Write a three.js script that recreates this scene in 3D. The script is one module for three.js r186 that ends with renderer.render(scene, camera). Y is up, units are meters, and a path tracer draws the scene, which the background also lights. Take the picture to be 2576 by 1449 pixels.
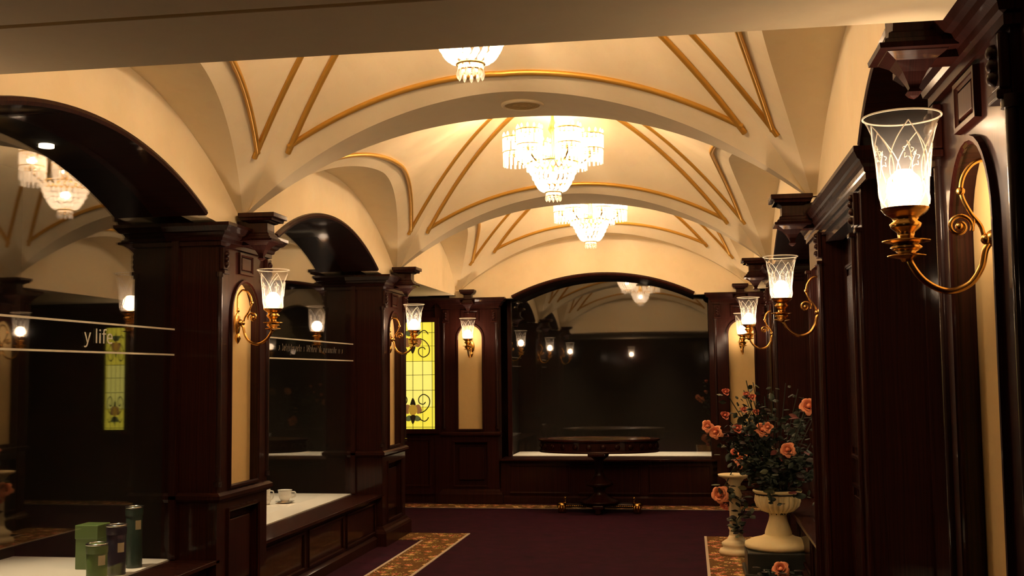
import * as THREE from 'three';
import { mergeGeometries } from 'three/addons/utils/BufferGeometryUtils.js';
import { RoundedBoxGeometry } from 'three/addons/geometries/RoundedBoxGeometry.js';
import { FontLoader } from 'three/addons/loaders/FontLoader.js';

// ---------------------------------------------------------------- camera, light, exposure
const scene = new THREE.Scene();
scene.background = new THREE.Color(0x000000);
const camera = new THREE.PerspectiveCamera(29.18, 2576 / 1449, 0.05, 60);
camera.rotation.order = 'YXZ';
camera.position.set(0.99, 1.5, 12.798);
camera.rotation.set(0.0775, 0.1579, -0.0105);
const renderer = new THREE.WebGLRenderer();
renderer.toneMapping = THREE.LinearToneMapping;
renderer.toneMappingExposure = 1.0;
renderer.shadowMap.enabled = true;
const WARM = new THREE.Color().setRGB(1, 0.73, 0.51);
const DRUM_CD = 1.22, BOWL_CD = 2.0, SCONCE_CD = 0.44, SPOT_CD = 17;

// ---------------------------------------------------------------- helpers
let seed = 7;
const rnd = () => { seed = (seed * 1664525 + 1013904223) >>> 0; return seed / 4294967296; };
const rr = (a, b) => a + (b - a) * rnd();
const counts = {};
const numbered = (n) => { const c = counts[n] ?? 0; counts[n] = c + 1; return c ? n + '_' + String(c).padStart(3, '0') : n; };
// non-indexed geometry with uv in metres, chosen by the way each face points
function boxUV(g) {
  g = g.index ? g.toNonIndexed() : g.clone();
  for (const k of Object.keys(g.attributes)) if (!['position', 'normal'].includes(k)) g.deleteAttribute(k);
  if (!g.attributes.normal) g.computeVertexNormals();
  const p = g.attributes.position, n = g.attributes.normal, uv = new Float32Array(p.count * 2);
  for (let i = 0; i < p.count; i += 3) {
    let x = 0, y = 0, z = 0;
    for (let k = 0; k < 3; k++) { x += Math.abs(n.getX(i + k)); y += Math.abs(n.getY(i + k)); z += Math.abs(n.getZ(i + k)); }
    for (let k = 0; k < 3; k++) {
      const j = i + k, X = p.getX(j), Y = p.getY(j), Z = p.getZ(j);
      const [u, v] = x >= y && x >= z ? [Z, Y] : y >= z ? [X, Z] : [X, Y];
      uv[2 * j] = u; uv[2 * j + 1] = v;
    }
  }
  g.setAttribute('uv', new THREE.BufferAttribute(uv, 2));
  return g;
}
const merge = (list) => mergeGeometries(list.map(boxUV));
function obj(name, geo, mat, parent = scene) {
  const m = new THREE.Mesh(merge(Array.isArray(geo) ? geo : [geo]), mat);
  m.name = parent === scene ? numbered(name) : name;
  m.castShadow = m.receiveShadow = true;
  parent.add(m);
  return m;
}
function shared(name, geo, mat, parent, [x, y, z] = [0, 0, 0], [a, b, c] = [0, 0, 0], s = 1) {
  const m = new THREE.Mesh(geo, mat); m.name = name; m.castShadow = m.receiveShadow = true;
  m.position.set(x, y, z); m.rotation.set(a, b, c); if (s.length) m.scale.set(...s); else m.scale.setScalar(s);
  parent.add(m); return m;
}
function tag(o, label, category, group) { o.userData.label = label; o.userData.category = category; if (group) o.userData.group = group; return o; }
function thing(name, label, category, [x, y, z] = [0, 0, 0], turn = 0, group) {
  const o = new THREE.Group(); o.name = numbered(name); o.position.set(x, y, z); o.rotation.y = turn; scene.add(o);
  return tag(o, label, category, group);
}
function struct(name, at = [0, 0, 0]) { const o = new THREE.Group(); o.name = name; o.userData.kind = 'structure'; o.position.set(...at); scene.add(o); return o; }
const bx = (x0, x1, y0, y1, z0, z1) => new THREE.BoxGeometry(Math.abs(x1 - x0), Math.abs(y1 - y0), Math.abs(z1 - z0)).translate((x0 + x1) / 2, (y0 + y1) / 2, (z0 + z1) / 2);
const rbx = (x0, x1, y0, y1, z0, z1, r = 0.006) => new RoundedBoxGeometry(Math.abs(x1 - x0), Math.abs(y1 - y0), Math.abs(z1 - z0), 2, r).translate((x0 + x1) / 2, (y0 + y1) / 2, (z0 + z1) / 2);
const V = (x, y, z) => new THREE.Vector3(x, y, z);
const tube = (pts, r, n = 40, m = 8, closed = false) => new THREE.TubeGeometry(new THREE.CatmullRomCurve3(pts.map((p) => (p.isVector3 ? p : V(...p))), closed, 'centripetal'), n, r, m, closed);
const lathe = (pts, n = 28) => new THREE.LatheGeometry(pts.map((p) => new THREE.Vector2(Math.max(p[0], 0.0002), p[1])), n);
const ball = (r, x = 0, y = 0, z = 0, n = 14) => new THREE.SphereGeometry(r, n, Math.max(6, n >> 1)).translate(x, y, z);
function grid(nu, nv, f) {   // surface from f(u, v), u and v in 0..1
  const pos = [], idx = [];
  for (let i = 0; i <= nu; i++) for (let j = 0; j <= nv; j++) { const p = f(i / nu, j / nv); pos.push(p.x, p.y, p.z); }
  for (let i = 0; i < nu; i++) for (let j = 0; j < nv; j++) { const a = i * (nv + 1) + j, b = a + nv + 1; idx.push(a, b, a + 1, a + 1, b, b + 1); }
  const g = new THREE.BufferGeometry(); g.setAttribute('position', new THREE.Float32BufferAttribute(pos, 3)); g.setIndex(idx); g.computeVertexNormals();
  return g;
}
// profile [[outward, height]...] carried along a path in the local xy plane with mitred corners; outward is to the left of the path's direction
function sweep(profile, path, closed = false) {
  const n = path.length, dir = (a, b) => { const d = [b[0] - a[0], b[1] - a[1]], l = Math.hypot(...d); return [d[0] / l, d[1] / l]; };
  const rings = path.map((p, i) => {
    const prev = closed || i > 0 ? dir(path[(i - 1 + n) % n], p) : null, next = closed || i < n - 1 ? dir(p, path[(i + 1) % n]) : null;
    const a = prev ?? next, b = next ?? prev, na = [-a[1], a[0]], nb = [-b[1], b[0]];
    const m = [na[0] + nb[0], na[1] + nb[1]], k = 2 / (m[0] * m[0] + m[1] * m[1]);
    return profile.map(([o, h]) => V(p[0] + m[0] * k * o, p[1] + m[1] * k * o, h));
  });
  const pos = [], tri = (...q) => q.forEach((v) => pos.push(v.x, v.y, v.z));
  for (let i = 0; i < (closed ? n : n - 1); i++) {
    const A = rings[i], B = rings[(i + 1) % n];
    for (let j = 0; j + 1 < profile.length; j++) { tri(A[j], B[j], A[j + 1]); tri(A[j + 1], B[j], B[j + 1]); }
  }
  if (!closed) for (const R of [rings[0], rings[n - 1]]) for (let j = 1; j + 1 < R.length; j++) tri(R[0], R[j], R[j + 1]);
  const g = new THREE.BufferGeometry(); g.setAttribute('position', new THREE.Float32BufferAttribute(pos, 3)); g.computeVertexNormals();
  return g;
}
function mirrored(g, m) {   // a transform that may mirror: the winding is turned back and the normals are made anew
  g = g.index ? g.toNonIndexed() : g; g.applyMatrix4(m);
  if (m.determinant() < 0) for (const k of Object.keys(g.attributes)) { const a = g.attributes[k], n = a.itemSize; for (let i = 0; i + 2 < a.count; i += 3) for (let c = 0; c < n; c++) { const t = a.array[(i + 1) * n + c]; a.array[(i + 1) * n + c] = a.array[(i + 2) * n + c]; a.array[(i + 2) * n + c] = t; } }
  g.computeVertexNormals(); return g;
}
const flat = (g) => mirrored(g, new THREE.Matrix4().set(1, 0, 0, 0, 0, 0, 1, 0, 0, 1, 0, 0, 0, 0, 0, 1));   // local x, y, z -> x, z, y
// local (x, y, z): x along the wall, y up, z out of the wall -> placed on a wall by its turn
const onWall = (g, turn, x, y, z) => g.applyMatrix4(new THREE.Matrix4().makeRotationY(turn).setPosition(x, y, z));
const extrude = (shape, depth, bevel = 0, seg = 24) => new THREE.ExtrudeGeometry(shape, bevel ? { depth: depth - 2 * bevel, bevelEnabled: true, bevelThickness: bevel, bevelSize: bevel, bevelOffset: -bevel, bevelSegments: 2, curveSegments: seg } : { depth, bevelEnabled: false, curveSegments: seg });
const poly = (pts, holes = []) => { const s = new THREE.Shape(pts.map((p) => new THREE.Vector2(...p))); for (const h of holes) s.holes.push(new THREE.Path(h.map((p) => new THREE.Vector2(...p)))); return s; };
function arcPts(cx, half, spring, rise, n = 32) {   // from right end over the crown to the left end
  const R = (half * half + rise * rise) / (2 * rise), cy = spring + rise - R, a0 = Math.asin(half / R), out = [];
  for (let i = 0; i <= n; i++) { const a = a0 - (2 * a0 * i) / n; out.push([cx + R * Math.sin(a), cy + R * Math.cos(a)]); }
  return out;
}
const nichePts = (w, y0, y1, n = 16) => { const r = w / 2, h = r * 1.05, out = [[-r, y0], [r, y0]]; for (let i = 0; i <= n; i++) { const a = (Math.PI * i) / n; out.push([r * Math.cos(a), y1 - h + h * Math.sin(a)]); } return out; };

// ---------------------------------------------------------------- textures and materials
function noiseTex(size, draw, srgb = true) {
  const c = document.createElement('canvas'); c.width = c.height = size; const x = c.getContext('2d'); draw(x, size);
  const t = new THREE.CanvasTexture(c); t.wrapS = t.wrapT = THREE.RepeatWrapping; if (srgb) t.colorSpace = THREE.SRGBColorSpace; t.magFilter = THREE.LinearFilter; return t;
}
const rep = (t, u, v = u) => { const c = t.clone(); c.repeat.set(u, v); c.needsUpdate = true; return c; };
function spots(x, s, n, r0, r1, colours, alpha) {
  for (let i = 0; i < n; i++) {
    x.globalAlpha = alpha * rr(0.4, 1); x.fillStyle = colours[Math.floor(rnd() * colours.length)];
    const cx = rnd() * s, cy = rnd() * s, r = rr(r0, r1), e = rr(0.5, 1), a = rnd() * 3;
    for (const dx of [-s, 0, s]) for (const dy of [-s, 0, s]) { if (cx + dx < -r || cx + dx > s + r || cy + dy < -r || cy + dy > s + r) continue; x.beginPath(); x.ellipse(cx + dx, cy + dy, r, r * e, a, 0, 7); x.fill(); }
  }
  x.globalAlpha = 1;
}
const plasterTex = noiseTex(1024, (x, s) => { x.fillStyle = '#f1dfb6'; x.fillRect(0, 0, s, s); spots(x, s, 1500, 6, 40, ['#f5e6c1', '#ebd5a9', '#f2deb7', '#eddcb8'], 0.16); spots(x, s, 9000, 0.6, 2, ['#ffffff', '#cdbd9f'], 0.14); });
const plasterBump = noiseTex(512, (x, s) => { x.fillStyle = '#808080'; x.fillRect(0, 0, s, s); spots(x, s, 6000, 1, 5, ['#989898', '#686868'], 0.25); }, false);
const woodTex = noiseTex(1024, (x, s) => {
  x.fillStyle = '#ffffff'; x.fillRect(0, 0, s, s);
  for (let i = 0; i < 900; i++) { const X = rnd() * s, w = rr(1, 7); x.globalAlpha = rr(0.04, 0.22); x.fillStyle = ['#8a6a58', '#5c4034', '#ffffff', '#a08070'][i % 4]; for (let y = 0; y < s; y += 16) x.fillRect(X + 7 * Math.sin((y / s) * 2 * Math.PI + i * 0.01), y, w, 16); }
  x.globalAlpha = 1;
});
const carpetTex = noiseTex(1024, (x, s) => { x.fillStyle = '#3c141c'; x.fillRect(0, 0, s, s); spots(x, s, 400, 12, 60, ['#2a0c14', '#521a24', '#34101e'], 0.38); spots(x, s, 30000, 0.8, 2.4, ['#521c26', '#280a10', '#300e1a', '#481820', '#240a18'], 0.5); });
function floral(x, s) {
  x.fillStyle = '#6a4a26'; x.fillRect(0, 0, s, s); spots(x, s, 900, 4, 16, ['#98743e', '#463014', '#8a6636', '#5c5828'], 0.7);
  const at = (f) => { for (const dx of [-s, 0, s]) for (const dy of [-s, 0, s]) { x.save(); x.translate(dx, dy); f(); x.restore(); } };
  for (let i = 0; i < 110; i++) {
    const cx = rnd() * s, cy = rnd() * s, r = rr(22, 58), kind = i % 5, turn = rnd() * 6;
    at(() => {
      x.translate(cx, cy); x.rotate(turn);
      if (kind < 2) { for (let k = 0; k < 6; k++) { x.rotate(Math.PI / 3); x.fillStyle = kind ? ['#cc7c60', '#a04a38'][k % 2] : ['#e6c088', '#cda05c'][k % 2]; x.beginPath(); x.ellipse(r * 0.5, 0, r * 0.5, r * 0.36, 0, 0, 7); x.fill(); } x.fillStyle = kind ? '#ecc890' : '#5c1e14'; x.beginPath(); x.arc(0, 0, r * 0.26, 0, 7); x.fill(); }
      else if (kind === 4) { x.fillStyle = '#241608'; x.beginPath(); x.ellipse(0, 0, r * 0.7, r * 0.26, 0, 0, 7); x.fill(); x.fillStyle = '#d8bc88'; x.beginPath(); x.ellipse(r * 0.2, r * 0.2, r * 0.4, r * 0.13, 0.4, 0, 7); x.fill(); }
      else { x.strokeStyle = kind === 2 ? '#62622a' : '#20140a'; x.lineWidth = r * 0.16; x.beginPath(); x.arc(0, 0, r, 0.2, 3.6); x.stroke(); x.fillStyle = kind === 2 ? '#868440' : '#d6b478'; for (let k = 0; k < 4; k++) { x.save(); x.rotate(0.5 + k * 0.9); x.translate(r, 0); x.beginPath(); x.ellipse(0, 0, r * 0.4, r * 0.17, 0.7, 0, 7); x.fill(); x.restore(); } }
    });
  }
}
const floralTex = noiseTex(1024, floral);
const M = {};
const std = (name, p) => { M[name] = new THREE.MeshPhysicalMaterial({ side: THREE.DoubleSide, ...p }); M[name].name = name; return M[name]; };
const lin = (r, g, b) => new THREE.Color().setRGB(r, g, b);
std('plaster', { map: rep(plasterTex, 0.7), bumpMap: rep(plasterBump, 2), bumpScale: 0.0008, roughness: 0.9 });
std('panelPlaster', { map: rep(plasterTex, 1.1), color: lin(0.68, 0.57, 0.37), bumpMap: rep(plasterBump, 3), bumpScale: 0.0006, roughness: 0.85 });
std('wood', { map: rep(woodTex, 1.3), color: lin(0.029, 0.0056, 0.003), roughness: 0.6, specularIntensity: 0.15, clearcoat: 0.4, clearcoatRoughness: 0.07 });
std('black', { color: lin(0.010, 0.0075, 0.005), roughness: 0.9, specularIntensity: 0.2 });
std('lacquer', { color: lin(0.02, 0.006, 0.004), roughness: 0.5, specularIntensity: 0.3, clearcoat: 1, clearcoatRoughness: 0.05 });
std('gold', { color: lin(0.6, 0.33, 0.055), roughness: 0.36, metalness: 0.55 });
std('brass', { color: lin(0.72, 0.42, 0.12), roughness: 0.22, metalness: 1 });
std('paleBrass', { color: lin(0.85, 0.6, 0.25), roughness: 0.25, metalness: 1 });
std('steel', { color: lin(0.7, 0.68, 0.6), roughness: 0.25, metalness: 1 });
std('carpet', { map: rep(carpetTex, 0.8), bumpMap: rep(plasterBump, 6), bumpScale: 0.003, color: lin(0.54, 0.34, 0.9), roughness: 1, specularIntensity: 0.3 });
std('floral', { map: rep(floralTex, 1.5), color: lin(1, 1.02, 1.1), specularIntensity: 0.3, bumpMap: rep(plasterBump, 6), bumpScale: 0.002, roughness: 1 });
std('paleBand', { color: lin(0.5, 0.42, 0.33), roughness: 1 });
std('sill', { color: lin(0.74, 0.7, 0.62), roughness: 0.55 });
std('glass', { color: 0xffffff, transmission: 1, thickness: 0, roughness: 0.02, ior: 2.0 });
std('glassSide', { color: 0xffffff, transmission: 1, thickness: 0, roughness: 0.02, ior: 1.7 });
std('shade', { color: lin(0.98, 0.96, 0.92), transmission: 1, thickness: 0, roughness: 0.2, ior: 1.4 });
std('etched', { color: lin(0.95, 0.9, 0.8), transmission: 0.45, thickness: 0, roughness: 0.8 });
std('crystal', { color: lin(0.95, 0.93, 0.88), transmission: 0.75, thickness: 0, roughness: 0.72, ior: 1.5 });
std('bulb', { color: 0xffffff, emissive: WARM, emissiveIntensity: 18, roughness: 0.4 });
std('downlightGlow', { color: 0xffffff, emissive: lin(1, 0.8, 0.5), emissiveIntensity: 4, roughness: 0.4 });
std('glassYellow', { color: lin(0.55, 0.4, 0.04), emissive: lin(0.84, 0.7, 0.06), emissiveIntensity: 1.0, roughness: 0.3 });
std('glassPale', { color: lin(0.6, 0.5, 0.15), emissive: lin(0.86, 0.76, 0.15), emissiveIntensity: 1.0, roughness: 0.3 });
std('glassAmber', { color: lin(0.4, 0.2, 0.03), emissive: lin(0.34, 0.2, 0.02), emissiveIntensity: 0.9, roughness: 0.3 });
std('glassRose', { color: lin(0.3, 0.1, 0.05), emissive: lin(0.2, 0.1, 0.03), emissiveIntensity: 0.8, roughness: 0.3 });
std('glassGreen', { color: lin(0.1, 0.12, 0.05), emissive: lin(0.08, 0.09, 0.03), emissiveIntensity: 0.8, roughness: 0.3 });
std('lead', { color: lin(0.06, 0.05, 0.03), roughness: 0.5, metalness: 0.4 });
std('decal', { color: lin(0.55, 0.52, 0.42), roughness: 0.7 });
std('decalDim', { color: lin(0.09, 0.065, 0.035), roughness: 0.7 });
std('stone', { map: rep(plasterTex, 2), color: lin(0.95, 0.95, 0.8), bumpMap: rep(plasterBump, 5), bumpScale: 0.002, roughness: 0.85 });
std('stoneWhite', { map: rep(plasterTex, 2), color: lin(0.95, 0.97, 0.92), bumpMap: rep(plasterBump, 5), bumpScale: 0.002, roughness: 0.8 });
std('darkStone', { color: lin(0.02, 0.024, 0.02), roughness: 0.35 });
std('leafA', { color: lin(0.016, 0.026, 0.012), roughness: 0.6 });
std('leafB', { color: lin(0.03, 0.022, 0.016), roughness: 0.6 });
std('leafPale', { color: lin(0.09, 0.1, 0.05), roughness: 0.6 });
std('leafRed', { color: lin(0.14, 0.03, 0.025), roughness: 0.6 });
std('rosePeach', { color: lin(0.86, 0.33, 0.16), roughness: 0.75, sheen: 0.3, sheenColor: lin(1, 0.6, 0.4) });
std('roseDeep', { color: lin(0.7, 0.2, 0.12), roughness: 0.75 });
std('porcelain', { color: lin(0.85, 0.82, 0.75), roughness: 0.2, clearcoat: 0.6 });
std('tinGreen', { color: lin(0.1, 0.17, 0.045), roughness: 0.45, clearcoat: 0.4 });
std('tinDark', { color: lin(0.014, 0.016, 0.03), roughness: 0.35, clearcoat: 0.5 });
std('tinDeep', { color: lin(0.025, 0.05, 0.035), roughness: 0.35, clearcoat: 0.5 });
std('labelPaper', { color: lin(0.5, 0.42, 0.25), roughness: 0.8 });
std('tableTop', { map: rep(woodTex, 2), color: lin(0.2, 0.12, 0.04), roughness: 0.2, clearcoat: 0.8, clearcoatRoughness: 0.08 });

// ---------------------------------------------------------------- plan
const A = 1.66, YS = 2.49, YC = 3.09, YL = 3.06, FACE = 1.72, GLASS = 1.985, SILL = 0.455;
const RIBS = [9.82, 6.42, 2.8, 0];
const HDR = 9.97, HDRY = 2.366;
const circ = (x, half, y0, y1) => { const R = (half * half + (y1 - y0) ** 2) / 2 / (y1 - y0); return y1 - R + Math.sqrt(Math.max(R * R - x * x, 0)); };
const prof = (x) => circ(x, A, YS, YC);
const ribHalf = (x) => { const k = Math.min(1, Math.sqrt((x / A) ** 2 + 0.004)); return 0.03 + 0.295 * (1 - Math.pow(k, 1.12)); };
const diagY = (f) => 2.5 + 1.25 * (1 - Math.pow(1 - f, 1.8));

// ---------------------------------------------------------------- ceiling: ribs, vault cells, gold mouldings
{
  const ceiling = struct('ceiling');
  RIBS.forEach((zr, i) => {
    const lo = i === 3 ? 0 : -1, hi = i === 0 ? 0.5 : 1;
    obj('transverse_rib', grid(72, 8, (u, v) => { const x = -A - 0.07 + (2 * A + 0.14) * u; const w = ribHalf(x); return V(x, Math.abs(x) > A ? YS - 0.01 : prof(x), zr + w * (lo + (hi - lo) * v)); }), M.plaster, ceiling);
  });
  for (let b = 0; b < 3; b++) {
    const zn = RIBS[b], zf = RIBS[b + 1], zc = (zn + zf) / 2, half = (zn - zf) / 2;
    const cellT = (x, u, zr) => { const k = Math.max(0, 1 - Math.abs(x) / A), z0 = zr + Math.sign(zc - zr) * ribHalf(x), y0 = prof(x), z1 = zr + (zc - zr) * k, y1 = Math.max(diagY(k), y0); return V(x, y0 + (y1 - y0) * u, z0 + (z1 - z0) * u); };
    const lx = (s) => 1.69 - 0.38 * (1 - Math.pow(Math.min(1, Math.abs(s) / half), 1.45));
    const ly = (s) => circ(s, half, YS, YL);
    const cellL = (s, u, side) => { const k = Math.max(0, 1 - Math.abs(s) / half), x0 = side * lx(s), y0 = ly(s), x1 = side * A * (1 - k), y1 = Math.max(diagY(k), y0); return V(x0 + (x1 - x0) * u, y0 + (y1 - y0) * u, zc + s); };
    for (const zr of [zn, zf]) {
      const cell = obj('vault_cell', grid(64, 14, (u, v) => cellT(-A + 2 * A * u, v, zr)), M.plaster, ceiling);
      // triangle of moulding: along the rib and up both diagonals
      const sg = Math.sign(zc - zr), uArc = (x) => 0.15 / Math.max(0.02, Math.abs(cellT(x, 1, zr).z - cellT(x, 0, zr).z)), uDiag = (x) => 1 - 0.13 / Math.max(0.02, Math.abs(cellT(x, 1, zr).z - cellT(x, 0, zr).z));
      let xv = 0; for (let x = 0; x < A; x += 0.005) if (uArc(x) < uDiag(x)) xv = x;
      const lift = (p, r) => p.add(V(0, -r * 0.45, 0));
      const arc = [], d1 = [], d2 = [];
      for (let i = 0; i <= 40; i++) { const x = -xv - 0.02 + (2 * xv + 0.04) * (i / 40); arc.push(lift(cellT(x, Math.min(0.75, uArc(x)), zr), 0.018)); }
      for (let i = 0; i <= 24; i++) { const x = (xv + 0.035) * (1 - i / 24); const u = Math.max(0.05, uDiag(x)); d1.push(lift(cellT(x, u, zr), 0.018)); d2.push(lift(cellT(-x, u, zr), 0.018)); }
      for (const pts of [arc, d1, d2]) obj('gold_moulding', tube(pts, 0.0175, 90, 10), M.gold, cell);
    }
    for (const side of [-1, 1]) {
      obj('lateral_rib', grid(56, 4, (u, v) => { const s = -half + 2 * half * u; return V(side * (lx(s) * (1 - v) + (FACE + 0.02) * v), ly(s), zc + s); }), M.plaster, ceiling);
      const cell = obj('vault_cell', grid(56, 14, (u, v) => cellL(-half + 2 * half * u, v, side)), M.plaster, ceiling);
      const span = (s) => Math.max(0.02, Math.abs(cellL(s, 1, side).x - cellL(s, 0, side).x)), uArc = (s) => 0.125 / span(s), uDiag = (s) => 1 - 0.14 / span(s);
      let sv = 0; for (let s = 0; s < half; s += 0.005) if (uArc(s) < uDiag(s)) sv = s;
      const arc = [], d1 = [], d2 = [], dn = (p) => p.add(V(0, -0.008, 0));
      for (let i = 0; i <= 40; i++) { const s = (-sv - 0.02) + (2 * sv + 0.04) * (i / 40); arc.push(dn(cellL(s, Math.min(0.75, uArc(s)), side))); }
      for (let i = 0; i <= 24; i++) { const s = (sv + 0.035) * (1 - i / 24), u = Math.max(0.05, uDiag(s)); d1.push(dn(cellL(s, u, side))); d2.push(dn(cellL(-s, u, side))); }
      for (const pts of [arc, d1, d2]) obj('gold_moulding', tube(pts, 0.0175, 90, 10), M.gold, cell);
    }
  }
  obj('roof_slab', [bx(-5.2, 5.2, 4.0, 4.15, -1.6, 15)], M.plaster, ceiling);
  // low flat ceiling over the entrance, its face toward the vaults, with a shallow groove
  obj('entrance_header', [bx(-2.6, 2.6, HDRY, 4.0, HDR, 10.345)], M.plaster, ceiling);
  obj('entrance_ceiling', [bx(-2.6, 2.6, HDRY + 0.025, 4.0, 10.345, 10.37), bx(-2.6, 2.6, HDRY, 4.0, 10.37, 14.8)], M.plaster, ceiling);
  for (const s of [-1, 1]) obj('passage_ceiling', [bx(s * 1.86, s * 4.6, 2.43, 2.55, 0, 2.4)], M.plaster, ceiling);
}

// ---------------------------------------------------------------- floor
{
  const floor = obj('floor', [bx(-5.2, 5.2, -0.12, 0, -1.6, 15)], M.carpet); floor.name = 'floor'; floor.userData.kind = 'structure';
  const strip = (x0, x1, z0, z1, edges) => {
    const s = obj('border_strip', bx(x0, x1, 0, 0.004, z0, z1), M.floral, floor);
    for (const e of edges) obj('border_edge', bx(...e), M.paleBand, s);
    return s;
  };
  strip(-4.4, 4.4, 0.1, 0.46, [[-4.4, 4.4, 0, 0.0055, 0.44, 0.46]]);
  for (const s of [-1, 1]) {
    const i = s * 1.11, o = s * 1.43;
    strip(Math.min(i, o), Math.max(i, o), 2.41, 9.6, [[i, i - s * 0.022, 0, 0.0055, 2.41, 9.6], [o, o + s * 0.022, 0, 0.0055, 2.86, 9.6]]);
    strip(Math.min(o, s * 1.7), Math.max(o, s * 1.7), 2.41, 2.84, []);
  }
}

// ---------------------------------------------------------------- pilasters
const CORNICE = [[0, 2.27], [0.018, 2.27], [0.018, 2.295], [0.03, 2.3], [0.034, 2.318], [0.05, 2.33], [0.058, 2.345], [0.075, 2.35], [0.092, 2.37], [0.1, 2.378], [0.1, 2.397], [0, 2.399]];
const PLINTH = [[0, 0], [0.05, 0], [0.05, 0.11], [0.04, 0.13], [0.022, 0.145], [0.012, 0.165], [0, 0.17]];
const DADO = [[0, 0.775], [0.012, 0.775], [0.03, 0.795], [0.03, 0.815], [0.012, 0.83], [0, 0.832]];
const CHAIR = [[0, 0], [0.01, 0], [0.014, 0.008], [0.006, 0.012], [0.005, 0.016], [-0.008, 0.016], [-0.01, 0]];
// local frame: x along the wall (0 at the middle), y up, z out of the wall; width w, depth d behind the face
function pilaster(label, x, z, turn, w, d, niche, cornice = 0.1) {
  const p = thing('pilaster', label, 'pilaster', [x, 0, z], turn);
  const h = w / 2, rec = 0.055;
  const hole = nichePts(niche, 0.85, 2.09).map(([a, b]) => [a, b]), small = [[-0.1, 2.135], [0.1, 2.135], [0.1, 2.25], [-0.1, 2.25]];
  obj('core', [bx(-h, h, 0, 2.49, -d, -rec)], M.wood, p);
  const face = poly([[-h, 0], [h, 0], [h, 2.38], [-h, 2.38]], [hole.slice().reverse(), [[-h * 0.62, 0.2], [-h * 0.62, 0.72], [h * 0.62, 0.72], [h * 0.62, 0.2]]]);
  obj('face_board', extrude(face, rec).translate(0, 0, -rec), M.wood, p);
  obj('niche_panel', extrude(poly(nichePts(niche - 0.004, 0.852, 2.088)), 0.006).translate(0, 0, -rec), M.panelPlaster, p);
  obj('niche_moulding', sweep(CHAIR, hole, true), M.wood, p);
  obj('frieze_panel', [sweep(CHAIR, small, true), rbx(-0.07, 0.07, 2.155, 2.23, 0, 0.012, 0.004)], M.wood, p);
  const lowerPts = [[-h * 0.62, 0.2], [h * 0.62, 0.2], [h * 0.62, 0.72], [-h * 0.62, 0.72]];
  obj('dado_panel', [sweep(CHAIR, lowerPts, true), rbx(-h * 0.45, h * 0.45, 0.27, 0.65, -rec, -rec + 0.03, 0.008)], M.wood, p);
  for (const s of [-1, 1]) {
    obj('corner_bead', [new THREE.CylinderGeometry(0.016, 0.016, 1.2, 14).translate(s * (h - 0.012), 1.5, 0.0), ...[0.88, 2.1].map((y) => new THREE.CylinderGeometry(0.024, 0.024, 0.03, 14).translate(s * (h - 0.012), y, 0))], M.lacquer, p);
    obj('capital_block', [rbx(s * (h - 0.075), s * (h - 0.005), 2.13, 2.26, 0, 0.026, 0.006), ...[2.155, 2.185, 2.215].map((y) => ball(0.02, s * (h - 0.04), y + 0.005, 0.026, 10)), rbx(s * (h - 0.08), s * h, 2.105, 2.128, 0, 0.034, 0.005)], M.wood, p);
  }
  const path = [[-h, -d + 0.02], [-h, 0], [h, 0], [h, -d + 0.02]];
  obj('cornice', flat(sweep(CORNICE.map(([o, y]) => [o * cornice / 0.1, y]), path)), M.wood, p);
  obj('dado_rail', flat(sweep(DADO, path)), M.wood, p);
  obj('plinth', flat(sweep(PLINTH, path)), M.wood, p);
  return p;
}
// corbels that carry the ribs
const square = (pts) => { const g = new THREE.LatheGeometry(pts.map(([r, y]) => new THREE.Vector2(Math.max(r * Math.SQRT2, 0.0002), y)), 4).rotateY(Math.PI / 4).toNonIndexed(); g.deleteAttribute('normal'); g.computeVertexNormals(); return g; };
function corbel(p, x, wide, out, back = 0) {   // local z out of the wall; the turned block hangs free under the abacus
  const c = new THREE.Group(); c.name = 'corbel'; c.position.set(x, 0, back); p.add(c);
  const oc = out - wide / 2 - 0.005, k = wide / 0.23;
  const at = (pts) => square(pts.map(([r, y]) => [r * k, y])).translate(0, 0, oc);
  obj('abacus', [rbx(-wide / 2, wide / 2, 2.462, 2.49, Math.max(0, out - wide), out, 0.004), at([[0.1, 2.445], [0.104, 2.462], [0, 2.462]])], M.wood, c);
  obj('neck', [at([[0.06, 2.37], [0.058, 2.39], [0.058, 2.43], [0.075, 2.438], [0.08, 2.446]]), bx(-0.05 * k, 0.05 * k, 2.3, 2.446, 0, oc)], M.wood, c);
  obj('collar', [at([[0.07, 2.318], [0.1, 2.32], [0.102, 2.333], [0.086, 2.338], [0.084, 2.348], [0.074, 2.352], [0.072, 2.366], [0.058, 2.374]])], M.wood, c);
  obj('pendant', [at([[0, 2.205], [0.012, 2.212], [0.019, 2.222], [0.012, 2.232], [0.02, 2.25], [0.032, 2.272], [0.052, 2.298], [0.078, 2.316], [0.08, 2.32]])], M.wood, c);
  return c;
}
const P1 = 6.3075, W1 = 0.765, P2 = 2.8, W2 = 0.8, P0 = 9.83, W0 = 0.76;
corbel(pilaster('dark mahogany pilaster with arched cream panel on the left, between the two display windows', -FACE, P1, Math.PI / 2, W1, 0.34, 0.44), -0.0725, 0.23, 0.2575);
corbel(pilaster('dark mahogany pilaster with arched cream panel on the left, between display window and side passage', -FACE, P2, Math.PI / 2, W2, 0.34, 0.4), -0.06, 0.23, 0.2575);
corbel(pilaster('mahogany pilaster left of the entrance, before the nearest left window', -FACE, P0, Math.PI / 2, W0, 0.34, 0.44), -0.01, 0.23, 0.2575);
corbel(pilaster('mahogany pilaster on the right behind the roses, beside the side passage', FACE, P2, -Math.PI / 2, W2, 0.34, 0.4), 0.06, 0.23, 0.2575);
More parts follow.
